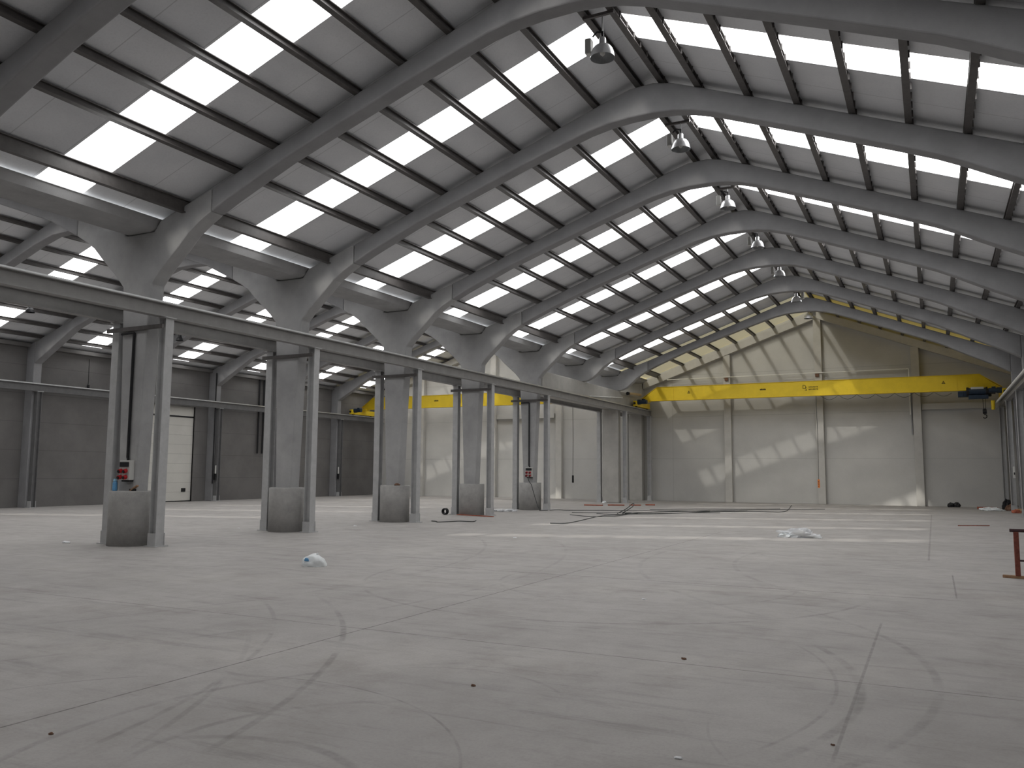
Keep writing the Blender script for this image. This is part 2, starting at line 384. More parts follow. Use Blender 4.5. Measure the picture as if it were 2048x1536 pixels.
for key, xa, xb, fz in SLOPES:
    w0, w1 = WIN[key]
    for y0, y1, has in BAYS:
        mb = (cream if key == 'a' else cream2) if (y0 > 35 and key in 'ab') else ceil
        if not has or (y0 > 35 and key in 'ab'):
            if y0 > 35:
                z0, z1 = fz(xa)+PD, fz(xb)+PD; mb.add([(xa,y0,z0),(xb,y0,z1),(xb,y1,z1),(xa,y1,z0)], [(0,3,2,1)])
            else: sheet(mb, xa, xb, y0, y1, fz)
            continue
        c = (y0+y1)/2 + 0.05; s0, s1 = c-0.5, c+0.5
        sheet(mb, xa, xb, y0, s0, fz); sheet(mb, xa, xb, s1, y1, fz)
        sheet(mb, xa, w0, s0, s1, fz); sheet(mb, w1, xb, s0, s1, fz)
        nwin += 1
        q = MB(); n = 8
        for k in range(n):                                    # corrugated translucent sheet
            a, b = w0+(w1-w0)*k/n, w0+(w1-w0)*(k+1)/n
            q.add([(a,s0,fz(a)+PD+0.02),(b,s0,fz(b)+PD+0.02),(b,s1,fz(b)+PD+0.02),(a,s1,fz(a)+PD+0.02)], [(0,3,2,1)])
        struct(q.build('window_%d' % nwin, M['sky_fill'] if y0 < -1 else (M['sky_dim'] if y0 > 29 else M['sky']) if key in 'ac' else M['sky_dif']))
struct(ceil.build('ceiling', M['roof']))
struct(cream.build('ceiling', M['roof_cream'])); struct(cream2.build('ceiling', M['roof_yellow']))
# valley gutter between the two roofs, with its zinc flashing
g = MB().prism_y([(VX0-0.16, 7.02), (VX0-0.10, 7.02), (VX0+0.06, 6.86), (VX1-0.06, 6.86), (VX1+0.10, 7.02), (VX1+0.16, 7.02), (VX1+0.08, 6.84), (VX1-0.06, 6.78), (VX0+0.06, 6.78), (VX0-0.08, 6.84)], YB, YW)
struct(g.build('trim_1', M['column']))
f2 = MB().box(VX1+0.10, VX1+0.18, YB, YW, 7.02, 7.03)
f2.box(VX0-0.18, VX0-0.10, YB, YW, 7.02, 7.03)
struct(f2.build('trim_2', M['column']))
struct(MB().box(XL, XL+0.22, YB, YW, zleft(XL)-0.06, zleft(XL)+0.10).build('trim_3', M['wall_side']))
# sloping concrete beams along the head of the far wall
PDEP = 0.30
def gable_beam(x0, x1, fz, name):
    struct(MB().prism_y([(x0, fz(x0)-0.02), (x1, fz(x1)-0.02), (x1, fz(x1)-0.42), (x0, fz(x0)-0.42)], YW-PDEP-0.04, YW).build(name, M['pillar']))
gable_beam(VX1, RX, zmain, 'trim_4'); gable_beam(RX, XR, zmain, 'trim_5'); gable_beam(LX, VX0, zleft, 'trim_6'); gable_beam(XL, LX, zleft, 'trim_7')
# door-head ledges on the far wall
struct(MB().box(12.95, 16.6, YW-0.16, YW, 4.86, 5.16).build('trim_8', M['wall_end']))
struct(MB().box(-11.4, -7.4, YW-0.16, YW, 4.92, 5.2).build('trim_9', M['wall_end']))

# ------------------------------------------------------------------ far wall pillars
for x, lab in [(-17.0, 'beige wall pillar at the left end of the left hall far wall'), (-11.6, 'beige wall pillar under the ridge of the left hall'), (-7.05, 'beige wall pillar behind the farthest round-footed column'),
               (3.2, 'beige wall pillar left of the centre pillar behind the yellow crane'), (8.05, 'tallest beige wall pillar under the main hall ridge'), (12.72, 'beige wall pillar right of the centre pillar behind the yellow crane')]:
    top = (zleft(x) if x < -3 else zmain(x)) - 0.40
    tag(MB().box(x-0.19, x+0.19, YW-PDEP, YW, 0, top).build('wall_pillar', M['pillar'], bevel=0.01), lab, 'pillar', 'pillars along the far wall')

# ------------------------------------------------------------------ concrete columns with Y heads
BOT = [(-1.78, 5.2), (-1.62, 5.6), (-1.40, 5.85), (-1.12, 6.10), (-0.86, 6.33), (-0.58, 6.60), (-0.30, 6.79), (0.05, 6.98)]
FT = 0.18                                                    # half thickness of the frames
def column(y, label, drum=True, part=None):
    t = thing('concrete_column', (XC, y, 0), label, 'column', 'concrete columns between the halls')
    mb = MB()
    zb = 1.15
    right = [(XC+0.25, 0.0), (XC+0.25, zb), (XC+0.34, 3.6)] + [(x, z) for x, z in BOT]
    right[3] = (XC+0.41, 5.0)
    right = right[:4] + BOT[1:]
    top_r = [(0.05, zmain(0.05)), (-1.45, 6.99), (VX1+0.03, 6.77)]
    left = [(2*XC-x, z) for x, z in right]
    top_l = [(2*XC-0.05, zleft(2*XC-0.05)), (-2.69, 6.99), (VX0-0.03, 6.77)]
    # single outline is simpler and exact: ear-clipped by Blender
    mb = MB()
    outline = right + top_r + top_l[::-1] + left[::-1]
    mb.prism_y(outline, y-FT, y+FT)
    mb.build('shaft', M['column'], t, bevel=0.035)
    if drum:
        dr = MB().lathe([(0.0, 0), (0.47, 0), (0.47, 1.13), (0.46, 1.15), (0.0, 1.15)], (XC, y, 0), 40)
        co = dr.build('collar', M['drum'], t)
        for p in co.data.polygons: p.use_smooth = abs(p.normal.z) < 0.3
    return t
LAB = ['nearest concrete column, with the socket box and blue bottle', 'second round-footed concrete column from the left, bare of fittings', 'third round-footed concrete column, dark scrap on its collar',
       'fourth round-footed concrete column, black roll lying at its foot', 'fifth and farthest round-footed column, with a small socket box']
for i in range(1, 6):
    column(YF[i], LAB[i-1])
tag(MB().prism_y([(XC-0.45, 0), (XC+0.45, 0), (XC+0.45, 5.0), (XC-0.45, 5.0)], YF[7]-0.22, YF[7]+0.22).build('concrete_pier', M['pale_concrete'], bevel=0.03), 'flat grey concrete pier standing beyond the wide opening', 'pier')
tag(MB().box(XC-0.42, XC+0.36, YW-0.5, YW-0.005, 0, 6.8).build('concrete_pier', M['pale_concrete'], bevel=0.02), 'narrow grey concrete pier against the far wall between the halls', 'pier')
# girder that carries the frames over the wide opening
tag(MB().box(XC-0.40, XC+0.48, YF[5]+FT+0.01, YW-0.5, 5.0, 5.96).build('concrete_girder', M['pale_concrete'], bevel=0.03), 'deep concrete girder spanning the wide opening beyond the fifth column', 'girder')
for i in (6, 7):                                              # stub heads that stand on the girder
    o = MB(); r = [(XC+0.5, 5.97), (-1.40, 5.99), (-1.12, 6.12)] + BOT[4:]
    l = [(2*XC-x, z) for x, z in r]
    o.prism_y(r + [(0.05, zmain(0.05)), (-1.45, 6.99), (VX1+0.03, 6.77), (VX0-0.03, 6.77), (-2.69, 6.99), (2*XC-0.05, zleft(2*XC-0.05))] + l[::-1], YF[i]-FT, YF[i]+FT)
    tag(o.build('column_head', M['column'], bevel=0.035), ['V-shaped concrete head standing on the girder, nearer one', 'V-shaped concrete head standing on the girder, beside the far crane'][i-6], 'column head', 'column heads on the girder')

# ------------------------------------------------------------------ roof frames
BM = [(0.06, 6.985), (0.5, 7.19), (1.0, 7.40), (2.0, 7.81), (3.0, 8.16), (4.0, 8.50), (5.0, 8.84), (6.0, 9.16), (6.6, 9.34), (7.1, 9.44), (7.6, 9.49), (8.15, 9.50), (8.6, 9.47), (9.0, 9.40), (9.46, 9.26), (10.4, 8.90),
      (11.34, 8.54), (12.26, 8.18), (13.16, 7.82), (13.67, 7.61), (14.1, 7.40), (14.6, 7.13), (15.0, 6.92), (15.94, 6.46), (16.58, 6.10)]
def roof_frame(y, label):
    t = thing('roof_frame', (RX, y, 0), label, 'roof frame', 'concrete roof frames of the main hall')
    top = []
    for x, z in BM: top.append((x, zmain(x) - (0.10*math.exp(-((x-RX)/0.35)**2))))
    mb = MB().strip_y(top, BM, y-FT, y+FT)
    mb.build('rafter', M['frame'], t, bevel=0.04, seg=3)
    MB().prism_y([(16.58, 6.10), (16.66, 0), (XR, 0), (XR, zmain(XR)), (16.58, zmain(16.58))], y-FT, y+FT).build('leg', M['frame'], t, bevel=0.03)
    return t
RL = ['big concrete roof frame crossing the upper left corner, nearest of all', 'second concrete roof frame, rising from the nearest column out of the top of the picture', 'third concrete roof frame, its peak just below the nearest hanging lamp',
      'fourth concrete roof frame, rising from the third column', 'fifth concrete roof frame, rising from the fourth column', 'sixth concrete roof frame, rising from the fifth column', 'seventh concrete roof frame, landing on the girder', 'farthest concrete roof frame, just before the far wall']
for i in range(8): roof_frame(YF[i], RL[i])

LB = []
for x, z in [(x, z) for x, z in BM if x <= 7.7]:
    xm = 2*XC - x
    LB.append((xm, z))
# mirror of the first half up to the left ridge, then down to the left wall
LB = [p for p in LB if p[0] > LX]
def roof_frame_left(y, label):
    t = thing('roof_frame', (LX, y, 0), label, 'roof frame', 'concrete roof frames of the left hall')
    xs = [2*XC-0.06, -4.7, -5.2, -6.2, -7.2, -8.2, -9.2, -10.2, -10.8, -11.2, -11.5, -11.8, -12.3, -13.2, -14.2, -15.2, -16.2, -17.2, -18.0, -18.8, -19.6, -20.4]
    bot = []
    for x in xs:
        if x > -10.3: z = zleft(x) - 0.40
        elif x > -12.7: z = min(zleft(x)-0.40, 9.25 + 0.05*(1-((x-LX)/1.2)**2))
        elif x > -18.0: z = zleft(x) - 0.42
        else: z = zleft(-18.0) - 0.42 - (-18.0-x)*0.56
        bot.append((x, z))
    bot[0] = (2*XC-0.06, 6.985); bot[1] = (-4.7, 7.23)
    top = [(x, zleft(x)) for x in xs]
    MB().strip_y(top, bot, y-FT, y+FT).build('rafter', M['frame'], t, bevel=0.04)
    MB().prism_y([(-20.4, bot[-1][1]), (-20.4, 0), (XL, 0), (XL, zleft(XL)), (-20.4, zleft(-20.4))], y-FT, y+FT).build('leg', M['frame'], t, bevel=0.02)
LLAB = ['left hall roof frame at the left picture edge, seen behind the nearest column', 'left hall roof frame ending beside the dark wall left of the nearest column', 'left hall roof frame landing left of the nearest column', 'left hall roof frame landing left of the cream door',
        'left hall roof frame landing right of the cream door', 'left hall roof frame landing by the downpipes', 'left hall roof frame just in front of the left crane end', 'farthest left hall roof frame, beside the far wall']
for i in range(1, 8): roof_frame_left(YF[i], ['left hall roof frame reaching the nearest column', 'left hall roof frame reaching the second column', 'left hall roof frame reaching the third column, landing at the dark wall', 'left hall roof frame reaching the fourth column', 'left hall roof frame reaching the fifth column, landing right of the cream door', 'left hall roof frame landing on the girder, by the downpipes', 'farthest left hall roof frame, in front of the left crane'][i-1])

# ------------------------------------------------------------------ purlins
def purlin(x, fz, label, group, deep=0.0, bolts=False):
    z1 = fz(x) + PD - 0.030; z0 = fz(x) - deep
    mb = MB().ibeam_y(x, YB+0.02, YW-0.02, z0, z1, 0.125, 0.018, 0.02)
    if bolts:                                                 # hook bolts that hold the sheets
        y = -0.3
        while y < YW-0.3:
            mb.box(x+0.06, x+0.088, y, y+0.02, z0+0.0, z1-0.015); y += 0.42
    tag(mb.build('purlin', M['purlin']), label, 'purlin', group)
PX = [7.76, 6.78, 5.79, 4.75, 3.73, 2.72, 1.70, 0.69]
names = ['first', 'second', 'third', 'fourth', 'fifth', 'sixth', 'seventh', 'eighth', 'ninth']
for k, x in enumerate(PX): purlin(x, zmain, '%s dark purlin down from the ridge on the main hall left slope' % names[k], 'purlins on the main hall left slope')
purlin(-0.74, zmain, 'deep lowest purlin of the main hall left slope, above the valley', 'purlins on the main hall left slope', deep=0.14)
for k, x in enumerate([8.30, 9.14, 10.18, 11.17, 12.2, 13.2, 14.18, 15.15, 16.1]): purlin(x, zmain, '%s dark purlin down from the ridge on the main hall right slope' % names[k], 'purlins on the main hall right slope', bolts=True)
for k, x in enumerate([-11.05, -9.95, -8.9, -7.9, -6.9, -5.9, -4.9, -3.6]): purlin(x, zleft, '%s dark purlin down from the left hall ridge, column side' % names[k], 'purlins of the left hall, column side')
for k, x in enumerate([-11.95, -13.0, -14.0, -15.05, -16.1, -17.1, -18.1, -19.1, -20.1]): purlin(x, zleft, '%s dark purlin down from the left hall ridge, wall side' % names[k], 'purlins of the left hall, wall side')

# ------------------------------------------------------------------ crane runways
RT = 5.16
def post(x, y, flange_x, label, top=4.84, group='steel posts under the crane runways', m='steel'):
    t = thing('steel_post', (x, y, 0), label, 'post', group)
    b = 0.105; tf = 0.016
    mb = MB()
    if flange_x:
        mb.box(x-b, x-b+tf, y-b, y+b, 0.02, top); mb.box(x+b-tf, x+b, y-b, y+b, 0.02, top); mb.box(x-b+tf, x+b-tf, y-0.007, y+0.007, 0.02, top)
    else:
        mb.box(x-b, x+b, y-b, y-b+tf, 0.02, top); mb.box(x-b, x+b, y+b-tf, y+b, 0.02, top); mb.box(x-0.007, x+0.007, y-b+tf, y+b-tf, 0.02, top)
    mb.build('shaft', M[m], t)
    MB().box(x-0.17, x+0.17, y-0.17, y+0.17, 0, 0.02).build('base_plate', M['steel'], t)
    for s in (-1, 1):
        MB().box(x-b-0.012, x+b+0.012, y+s*(b+0.008)-0.008, y+s*(b+0.008)+0.008, 0.02, 0.28).build('stiffener', M['steel'], t)
    MB().box(x-0.15, x+0.15, y-0.14, y+0.14, top, top+0.02).build('cap_plate', M['steel'], t)
    return t
XRW, XLW = -1.30, -2.76                                       # runway lines either side of the columns
for i in range(1, 6):
    post(XRW, YF[i], True, 'steel post right of the %s round-footed column' % (ORD[i-1] if i < 5 else 'farthest'))
    post(XLW, YF[i], False, 'steel post left of the %s round-footed column' % (ORD[i-1] if i < 5 else 'farthest'))
post(XRW, YF[7], True, 'steel post beside the flat concrete pier'); post(XLW, YF[7], False, 'steel post hidden left of the flat concrete pier')
post(XRW, YW-0.35, True, 'steel post at the far wall under the crane end'); post(XLW, YW-0.35, False, 'steel post at the far wall, left hall side of the pier')
XRR, XLL = 16.42, -20.25
post(XRR, YF[7], True, 'steel post at the right edge, near the far wall', group='steel posts under the right runway')
post(XRR, YW-0.35, True, 'steel post in the far right corner against the far wall', group='steel posts under the right runway')
for i in (5, 6):
    post(XRR, YF[i], True, 'steel post by the right wall, %s before the far one' % ['two', 'one'][i-5], group='steel posts under the right runway')
for i in (1, 2, 3, 4, 5, 6, 7):
    post(XLL, YF[i], False, ['steel post by the left wall, in line with the nearest column', 'steel post by the left wall, in line with the second column', 'steel post by the left wall, at the far left of the picture', 'steel post by the left wall, left of the cream door', 'steel post by the left wall, just right of the cream door', 'steel post by the left wall, beside the downpipes', 'steel post by the left wall, nearest the left crane'][i-1], group='steel posts along the left wall', m='shaded_steel')
def runway(x, label, y0=-6.0, y1=YW-0.02, w=0.20, m='runway'):
    t = thing('runway_beam', (x, (y0+y1)/2, 4.86), label, 'crane runway', 'crane runway beams')
    MB().ibeam_y(x, y0, y1, 4.86, RT, w, 0.02, 0.014).build('beam', M[m], t)
    MB().box(x-0.025, x+0.025, y0, y1, RT, RT+0.05).build('rail', M['zinc'], t)
runway(XRW, 'long grey crane runway beam along the right side of the columns')
runway(XLW, 'grey crane runway beam along the left side of the columns')
runway(XRR, 'crane runway beam along the right wall')
runway(XLL, 'crane runway beam along the left wall', m='shaded_steel')
tag(MB().tube([(XRR-0.26, 16.0, 5.02), (XRR-0.26, 38.2, 5.02)], 0.045, 10).build('sunlit_edge_tube', M['white']), 'white tube painting the sunlit edge of the right runway beam', 'tube')  # bright tube added to paint the sunlit top edge of the beam
for i in range(1, 6):
    tb = MB().prism_y([(XLW-0.14, 4.60), (XRW+0.14, 4.60), (XRW+0.14, 4.69), (XLW-0.14, 4.69)], YF[i]-0.235, YF[i]-0.192)
    tag(tb.build('tie_bar', M['purlin']), 'dark tie bar across the %s round-footed column between its posts' % (ORD[i-1] if i < 5 else 'farthest'), 'tie bar', 'tie bars across the columns')

# ------------------------------------------------------------------ bridge cranes
def text_mesh(body, size, loc, parent, name, m, sx=1.0):
    cu = bpy.data.curves.new(name, 'FONT'); cu.body = body; cu.size = size; cu.extrude = 0.004
    tmp = bpy.data.objects.new('tmp', cu); COL.objects.link(tmp)
    me = bpy.data.meshes.new_from_object(tmp.evaluated_get(bpy.context.evaluated_depsgraph_get()))
    bpy.data.objects.remove(tmp); bpy.data.curves.remove(cu)
    me.transform(Matrix.Translation(loc) @ Matrix.Rotation(math.pi/2, 4, 'X') @ Matrix.Diagonal((sx, 1, 1, 1)))
    me.materials.clear(); me.materials.append(m)
    o = bpy.data.objects.new(name, me); COL.objects.link(o); o.parent = parent; o.matrix_parent_inverse = parent_inv(parent)
    return o
def crane(xa, xb, y, label, logo_x, plate_x, tri, group='yellow bridge cranes'):
    t = thing('bridge_crane', ((xa+xb)/2, y, RT), label, 'crane', group)
    z0, z1 = 5.62, 6.36; wt = 0.014; fw = 0.15
    g = MB()
    e = 0.95                                                   # sloped end
    web = [(xa-0.05, 5.50), (xb+0.05, 5.50), (xb+0.05, 5.62), (xb-e, z1), (xa+e, z1), (xa-0.05, 5.62)]
    g.prism_y([(xa+0.42, z0), (xb-0.42, z0), (xb-0.08, z0+0.10), (xb-e, z1), (xa+e, z1), (xa+0.08, z0+0.10)], y-0.13, y+0.13)
    g.box(xa+e, xb-e, y-fw-0.02, y+fw+0.02, z1, z1+0.02)
    g.box(xa+0.3, xb-0.3, y-fw, y+fw, z0-0.022, z0)
    for s, x0 in ((1, xa), (-1, xb)):
        g.prism_y([(x0+s*0.0, z0+0.12), (x0+s*0.04, z0+0.12), (x0+s*(e+0.03), z1+0.02), (x0+s*(e-0.02), z1+0.02)], y-fw, y+fw)
    g.build('girder', M['yellow'], t, bevel=0.004)
    for x in (xa+2*e, xb-2*e):
        MB().box(x-0.006, x+0.006, y-0.145, y-0.13, z0, z1).build('splice_plate', M['yellow'], t)
    for s, x0 in ((1, xa), (-1, xb)):
        c = MB(); c.box(x0-0.09, x0+0.09, y-1.25, y+1.25, RT+0.10, RT+0.40)
        c.box(x0-0.10 if s > 0 else x0-0.45, x0+0.45 if s > 0 else x0+0.10, y-0.22, y+0.22, RT+0.38, RT+0.50)
        ec = c.build('end_carriage', M['yellow'], t, bevel=0.008)
        for dy in (-0.95, 0.95):
            MB().cyl((x0-0.05, y+dy, RT+0.15), (x0+0.05, y+dy, RT+0.15), 0.10, n=20).build('wheel', M['black'], ec)
        for dy in (-1.27, 1.27):
            MB().cyl((x0, y+dy-0.05, RT+0.26), (x0, y+dy+0.05, RT+0.26), 0.06, n=12).build('buffer', M['black'], ec)
        mm = MB(); xm = x0 + s*0.28
        mm.cyl((xm-0.02, y-0.95, RT+0.34), (xm+s*0.34, y-0.95, RT+0.34), 0.12, n=18); mm.cyl((xm-s*0.20, y-0.95, RT+0.34), (xm-0.02, y-0.95, RT+0.34), 0.14, n=18)
        mm.cbox((xm+s*0.14, y-0.95, RT+0.47), (0.16, 0.14, 0.08))
        mm.build('travel_motor', M['navy'], ec, smooth=False)
    if logo_x is not None:
        text_mesh('D', 0.27, (logo_x, y-0.133, 5.98), t, 'logo', M['mark'])
        text_mesh('S', 0.24, (logo_x+0.12, y-0.133, 5.87), t, 'logo', M['mark'])
        b = MB()
        for row, zz in enumerate((6.03, 5.91)):                # two unreadable lines of small lettering
            x = logo_x+0.32
            for k in range(7):
                b.box(x, x+0.035, y-0.136, y-0.13, zz, zz+0.06); b.box(x, x+0.05, y-0.136, y-0.13, zz+(0.05 if k % 2 else 0), zz+(0.06 if k % 2 else 0.012)); x += 0.066
        b.build('small_lettering', M['mark'], t)
    if plate_x is not None:
        b = MB(); x = plate_x
        for k in range(5):
            b.box(x, x+0.05, y-0.136, y-0.13, 5.985, 6.065 if k % 2 else 6.05); x += 0.062
        b.build('capacity_mark', M['mark'], t)
    for x in tri:
        b = MB()
        p = [(x-0.085, 5.96), (x+0.085, 5.96), (x, 6.12)]
        q = [(x-0.045, 5.985), (x+0.045, 5.985), (x, 6.07)]
        for i in range(3):
            j = (i+1) % 3
            b.add([(p[i][0], y-0.135, p[i][1]), (p[j][0], y-0.135, p[j][1]), (q[j][0], y-0.135, q[j][1]), (q[i][0], y-0.135, q[i][1])], [(0,1,2,3)])
        b.box(x-0.012, x+0.012, y-0.137, y-0.134, 6.0, 6.045)
        b.build('warning_sign', M['mark'], t)
    return t
CY = 38.0; LCY = 37.3
crane(XRW, XRR, CY, 'yellow bridge crane across the main hall, with black letters', 7.42, 5.28, (1.45, 13.95))
crane(XLL, XLW, LCY, 'yellow bridge crane across the left hall, partly behind columns', None, -14.6, ())

# hoist under the main crane
t = thing('hoist', (15.35, CY-0.05, 5.6), 'dark blue electric hoist hanging at the right end of the main crane', 'hoist')
b = MB(); b.box(14.55, 15.95, CY-0.17, CY+0.17, 5.30, 5.56)
for k in range(7): b.cbox((14.75+k*0.17, CY-0.18, 5.43), (0.05, 0.03, 0.2))
b.build('trolley', M['navy'], t, bevel=0.01)
b = MB(); b.cyl((15.0, CY-0.42, 5.52), (15.7, CY-0.42, 5.52), 0.17, n=22)
b.build('drum', M['navy'], t)
MB().cyl((14.9, CY-0.42, 5.52), (15.0, CY-0.42, 5.52), 0.20, n=22).build('end_cover', M['black'], t)
b = MB(); b.cyl((15.7, CY-0.42, 5.52), (15.78, CY-0.42, 5.52), 0.20, n=22)
b.cyl((15.78, CY-0.42, 5.52), (16.1, CY-0.42, 5.50), 0.13, n=18)
b.build('motor', M['black'], t)
MB().box(15.08, 15.62, CY-0.56, CY-0.40, 5.60, 5.72).build('cover', M['ltgrey'], t, bevel=0.01)
MB().box(14.98, 15.8, CY-0.55, CY-0.2, 5.16, 5.34).build('gearbox', M['navy'], t, bevel=0.01)
b = MB(); 
for dx in (-0.05, 0.05): b.tube([(15.62+dx, CY-0.4, 5.2), (15.62+dx, CY-0.4, 4.62)], 0.012, 6)
b.build('chain', M['black'], t)
b = MB(); b.cyl((15.54, CY-0.4, 4.55), (15.70, CY-0.4, 4.55), 0.11, n=16); b.cbox((15.62, CY-0.4, 4.62), (0.12, 0.1, 0.14))
b.tube([(15.62 + 0.08*math.sin(a), CY-0.4, 4.33 + 0.09*math.cos(a)) for a in [k*0.42-0.4 for k in range(12)]], 0.022, 8)
b.build('hook_block', M['black'], t)
MB().lathe([(0.0, 0), (0.075, 0.02), (0.085, 0.45), (0.0, 0.45)], (15.98, CY-0.35, 4.62), 14).build('chain_bag', M['yellow'], t)
# pendant controls
def pendant(x, y, ztop, zmid, label, mbox):
    t = thing('pendant_control', (x, y, zmid-0.5), label, 'pendant control', 'crane pendant controls')
    MB().tube([(x, y, ztop), (x+0.02, y, (ztop+zmid)/2), (x, y, zmid)], 0.014, 6).build('cable', M['rubber'], t)
    MB().box(x-0.05, x+0.05, y-0.04, y+0.04, zmid-0.42, zmid).build('control_box', mbox, t, bevel=0.012)
    b = MB()
    for k in range(4): b.cyl((x, y-0.055, zmid-0.1-k*0.08), (x, y-0.04, zmid-0.1-k*0.08), 0.022, n=10)
    b.build('button', M['black'], t)
pendant(8.08, CY-0.10, 5.595, 1.30, 'orange pendant control hanging from the main crane in front of the centre pillar', M['orange'])
pendant(-5.19, LCY-0.10, 5.595, 1.42, 'dark pendant control hanging from the left crane', M['black'])
# festoon cable under the main crane
pts = []
for k in range(7):
    xa = 8.3 + k*0.87
    for q in range(8):
        u = q/8; pts.append((xa+0.87*u, CY-0.12, 5.588-0.22*math.sin(math.pi*u)))
tag(MB().tube(pts, 0.010, 6).build('festoon_cable', M['rubber']), 'thin looped cable under the main crane right of the letters', 'cable')

# ------------------------------------------------------------------ hanging lamps
def lamp(x, y, z, label, flip=1, group='bell lamps along the main hall ridge'):
    t = thing('bell_lamp', (x, y, z), label, 'lamp', group)
    MB().lathe([(0.232, 0.0), (0.228, 0.03), (0.215, 0.10), (0.19, 0.17), (0.15, 0.225), (0.10, 0.255), (0.07, 0.27), (0.066, 0.38), (0.055, 0.40), (0.0, 0.40)], (x, y, z), 32).build('reflector', M['alu'], t, smooth=True)
    MB().lathe([(0.228, 0.002), (0.205, 0.10), (0.17, 0.17), (0.12, 0.22), (0.0, 0.24)], (x, y, z), 32).build('reflector_inside', M['lampin'], t, smooth=True)
    b = MB(); b.cyl((x, y, z+0.40), (x, y, z+0.52), 0.03, n=10); b.tube([(x, y, z+0.50), (x-0.11*flip, y, z+0.54), (x-0.20*flip, y, z+0.46)], 0.018, 8)
    b.build('bracket', M['black'], t)
    MB().box(x-0.27*flip-0.06, x-0.27*flip+0.06, y-0.08, y+0.08, z+0.12, z+0.42).build('ballast_box', M['ltgrey'], t, bevel=0.015)
    h = MB().tube([(x, y, z+0.50), (x, y, zmain(8.3)-0.05)], 0.014, 6)
    h.build('hanger', M['zinc'], t)
    MB().box(7.74, 8.36, y-0.03, y+0.03, zmain(8.3)-0.06, zmain(8.3)-0.005).build('cross_bar', M['purlin'], t)
    MB().lathe([(0.0, 0.03), (0.045, 0.07), (0.06, 0.14), (0.03, 0.22), (0.0, 0.22)], (x, y, z), 14).build('bulb', M['white'], t, smooth=True)
def zr_at(x): return zmain(x) + PD if x > XC else zleft(x) + PD
LY = [6.54, 12.0, 17.3, 22.05, 26.8, 31.42, 35.6]; LZs = [9.32, 9.50, 9.55, 9.5, 9.48, 9.3, 9.25]
LP = ['nearest bell lamp, below the top of the picture, seen from underneath', 'second bell lamp, grey ballast box on its left', 'third bell lamp along the ridge, seen over the fourth roof frame', 'fourth bell lamp along the ridge, in front of the fifth frame peak',
      'fifth bell lamp along the ridge, third smallest of all', 'sixth bell lamp along the ridge, ballast box on its right', 'smallest and farthest bell lamp, at the top of the far wall']
for k in range(7): lamp(8.13, LY[k], LZs[k], LP[k], flip=1 if k < 5 else -1)
def floodlight(x, y, z, label):
    t = thing('floodlight', (x, y, z), label, 'lamp', 'dark lamps of the left hall')
    MB().lathe([(0.17, 0.0), (0.14, 0.10), (0.08, 0.18), (0.07, 0.30), (0.0, 0.31)], (x, y, z), 20).build('shade', M['black'], t)
    MB().tube([(x, y, z+0.3), (x, y, zleft(x)-0.002)], 0.012, 6).build('cord', M['black'], t)
floodlight(-17.1, 12.2, 7.52, 'dark hanging lamp in the left hall, at the left picture edge'); floodlight(-17.1, 19.3, 7.45, 'dark hanging lamp in the left hall, right of the nearest column')

# ------------------------------------------------------------------ conduits on the far wall and roof
cp = MB().tube([(-0.2, YW-PDEP-0.06, 6.93), (12.42, YW-PDEP-0.06, 6.95)], 0.028, 8)
cp.tube([(12.42, YW-PDEP-0.06, 6.95), (12.42, YW-PDEP-0.06, 4.6)], 0.028, 8)
t = thing('conduit_pipe', (6, YW-PDEP-0.06, 6.9), 'thin pale conduit pipe across the far wall above the yellow crane', 'pipe')
cp.build('pipe', M['white'], t)
for x in (3.2, 8.0): MB().box(x-0.09, x+0.09, YW-PDEP-0.10, YW-PDEP-0.003, 6.74, 6.90).build('bracket', M['debris'], t)
tag(MB().tube([(12.47, YW-0.04, 5.9), (12.47, YW-0.04, 3.6)], 0.04, 8).build('down_conduit', M['frame']), 'grey vertical conduit left of the right wall pillar', 'pipe')
t = thing('wall_tube', (-1.2, 36.4, 5.8), 'cream tube lamp with black cap above the runway beam near the far crane', 'tube lamp')
MB().tube([(-1.25, 35.55, 5.86), (-1.20, 37.5, 5.94)], 0.07, 12).build('tube', M['cardboard'], t)
MB().cyl((-1.25, 35.40, 5.85), (-1.25, 35.56, 5.86), 0.09, n=14).build('cap', M['black'], t)
MB().box(-1.585, -1.2, 36.2, 36.26, 5.83, 5.87).build('bracket', M['black'], t)
tag(MB().tube([(XC+0.53, 30.5, 5.30), (XC+0.53, 35.4, 5.62)], 0.025, 8).build('conduit_pipe', M['white']), 'short white conduit on the side of the concrete girder', 'pipe')
t = thing('hanging_pipe', (15.0, 25.6, 7.2), 'thin galvanised pipe hanging below the right roof slope on two rods', 'pipe')
ROD = [(13.42, 25.5, 7.82), (16.6, 25.5, 6.78)]
MB().tube([(ROD[0]), (ROD[1])], 0.028, 8).build('pipe', M['zinc'], t)
for x in (13.95, 16.2):
    z = ROD[0][2] + (x-ROD[0][0])*(ROD[1][2]-ROD[0][2])/(ROD[1][0]-ROD[0][0])
    MB().tube([(x, 25.5, z), (x+0.22, 25.5, zmain(x+0.22)-0.012)], 0.018, 6).build('hanger_rod', M['zinc'], t)

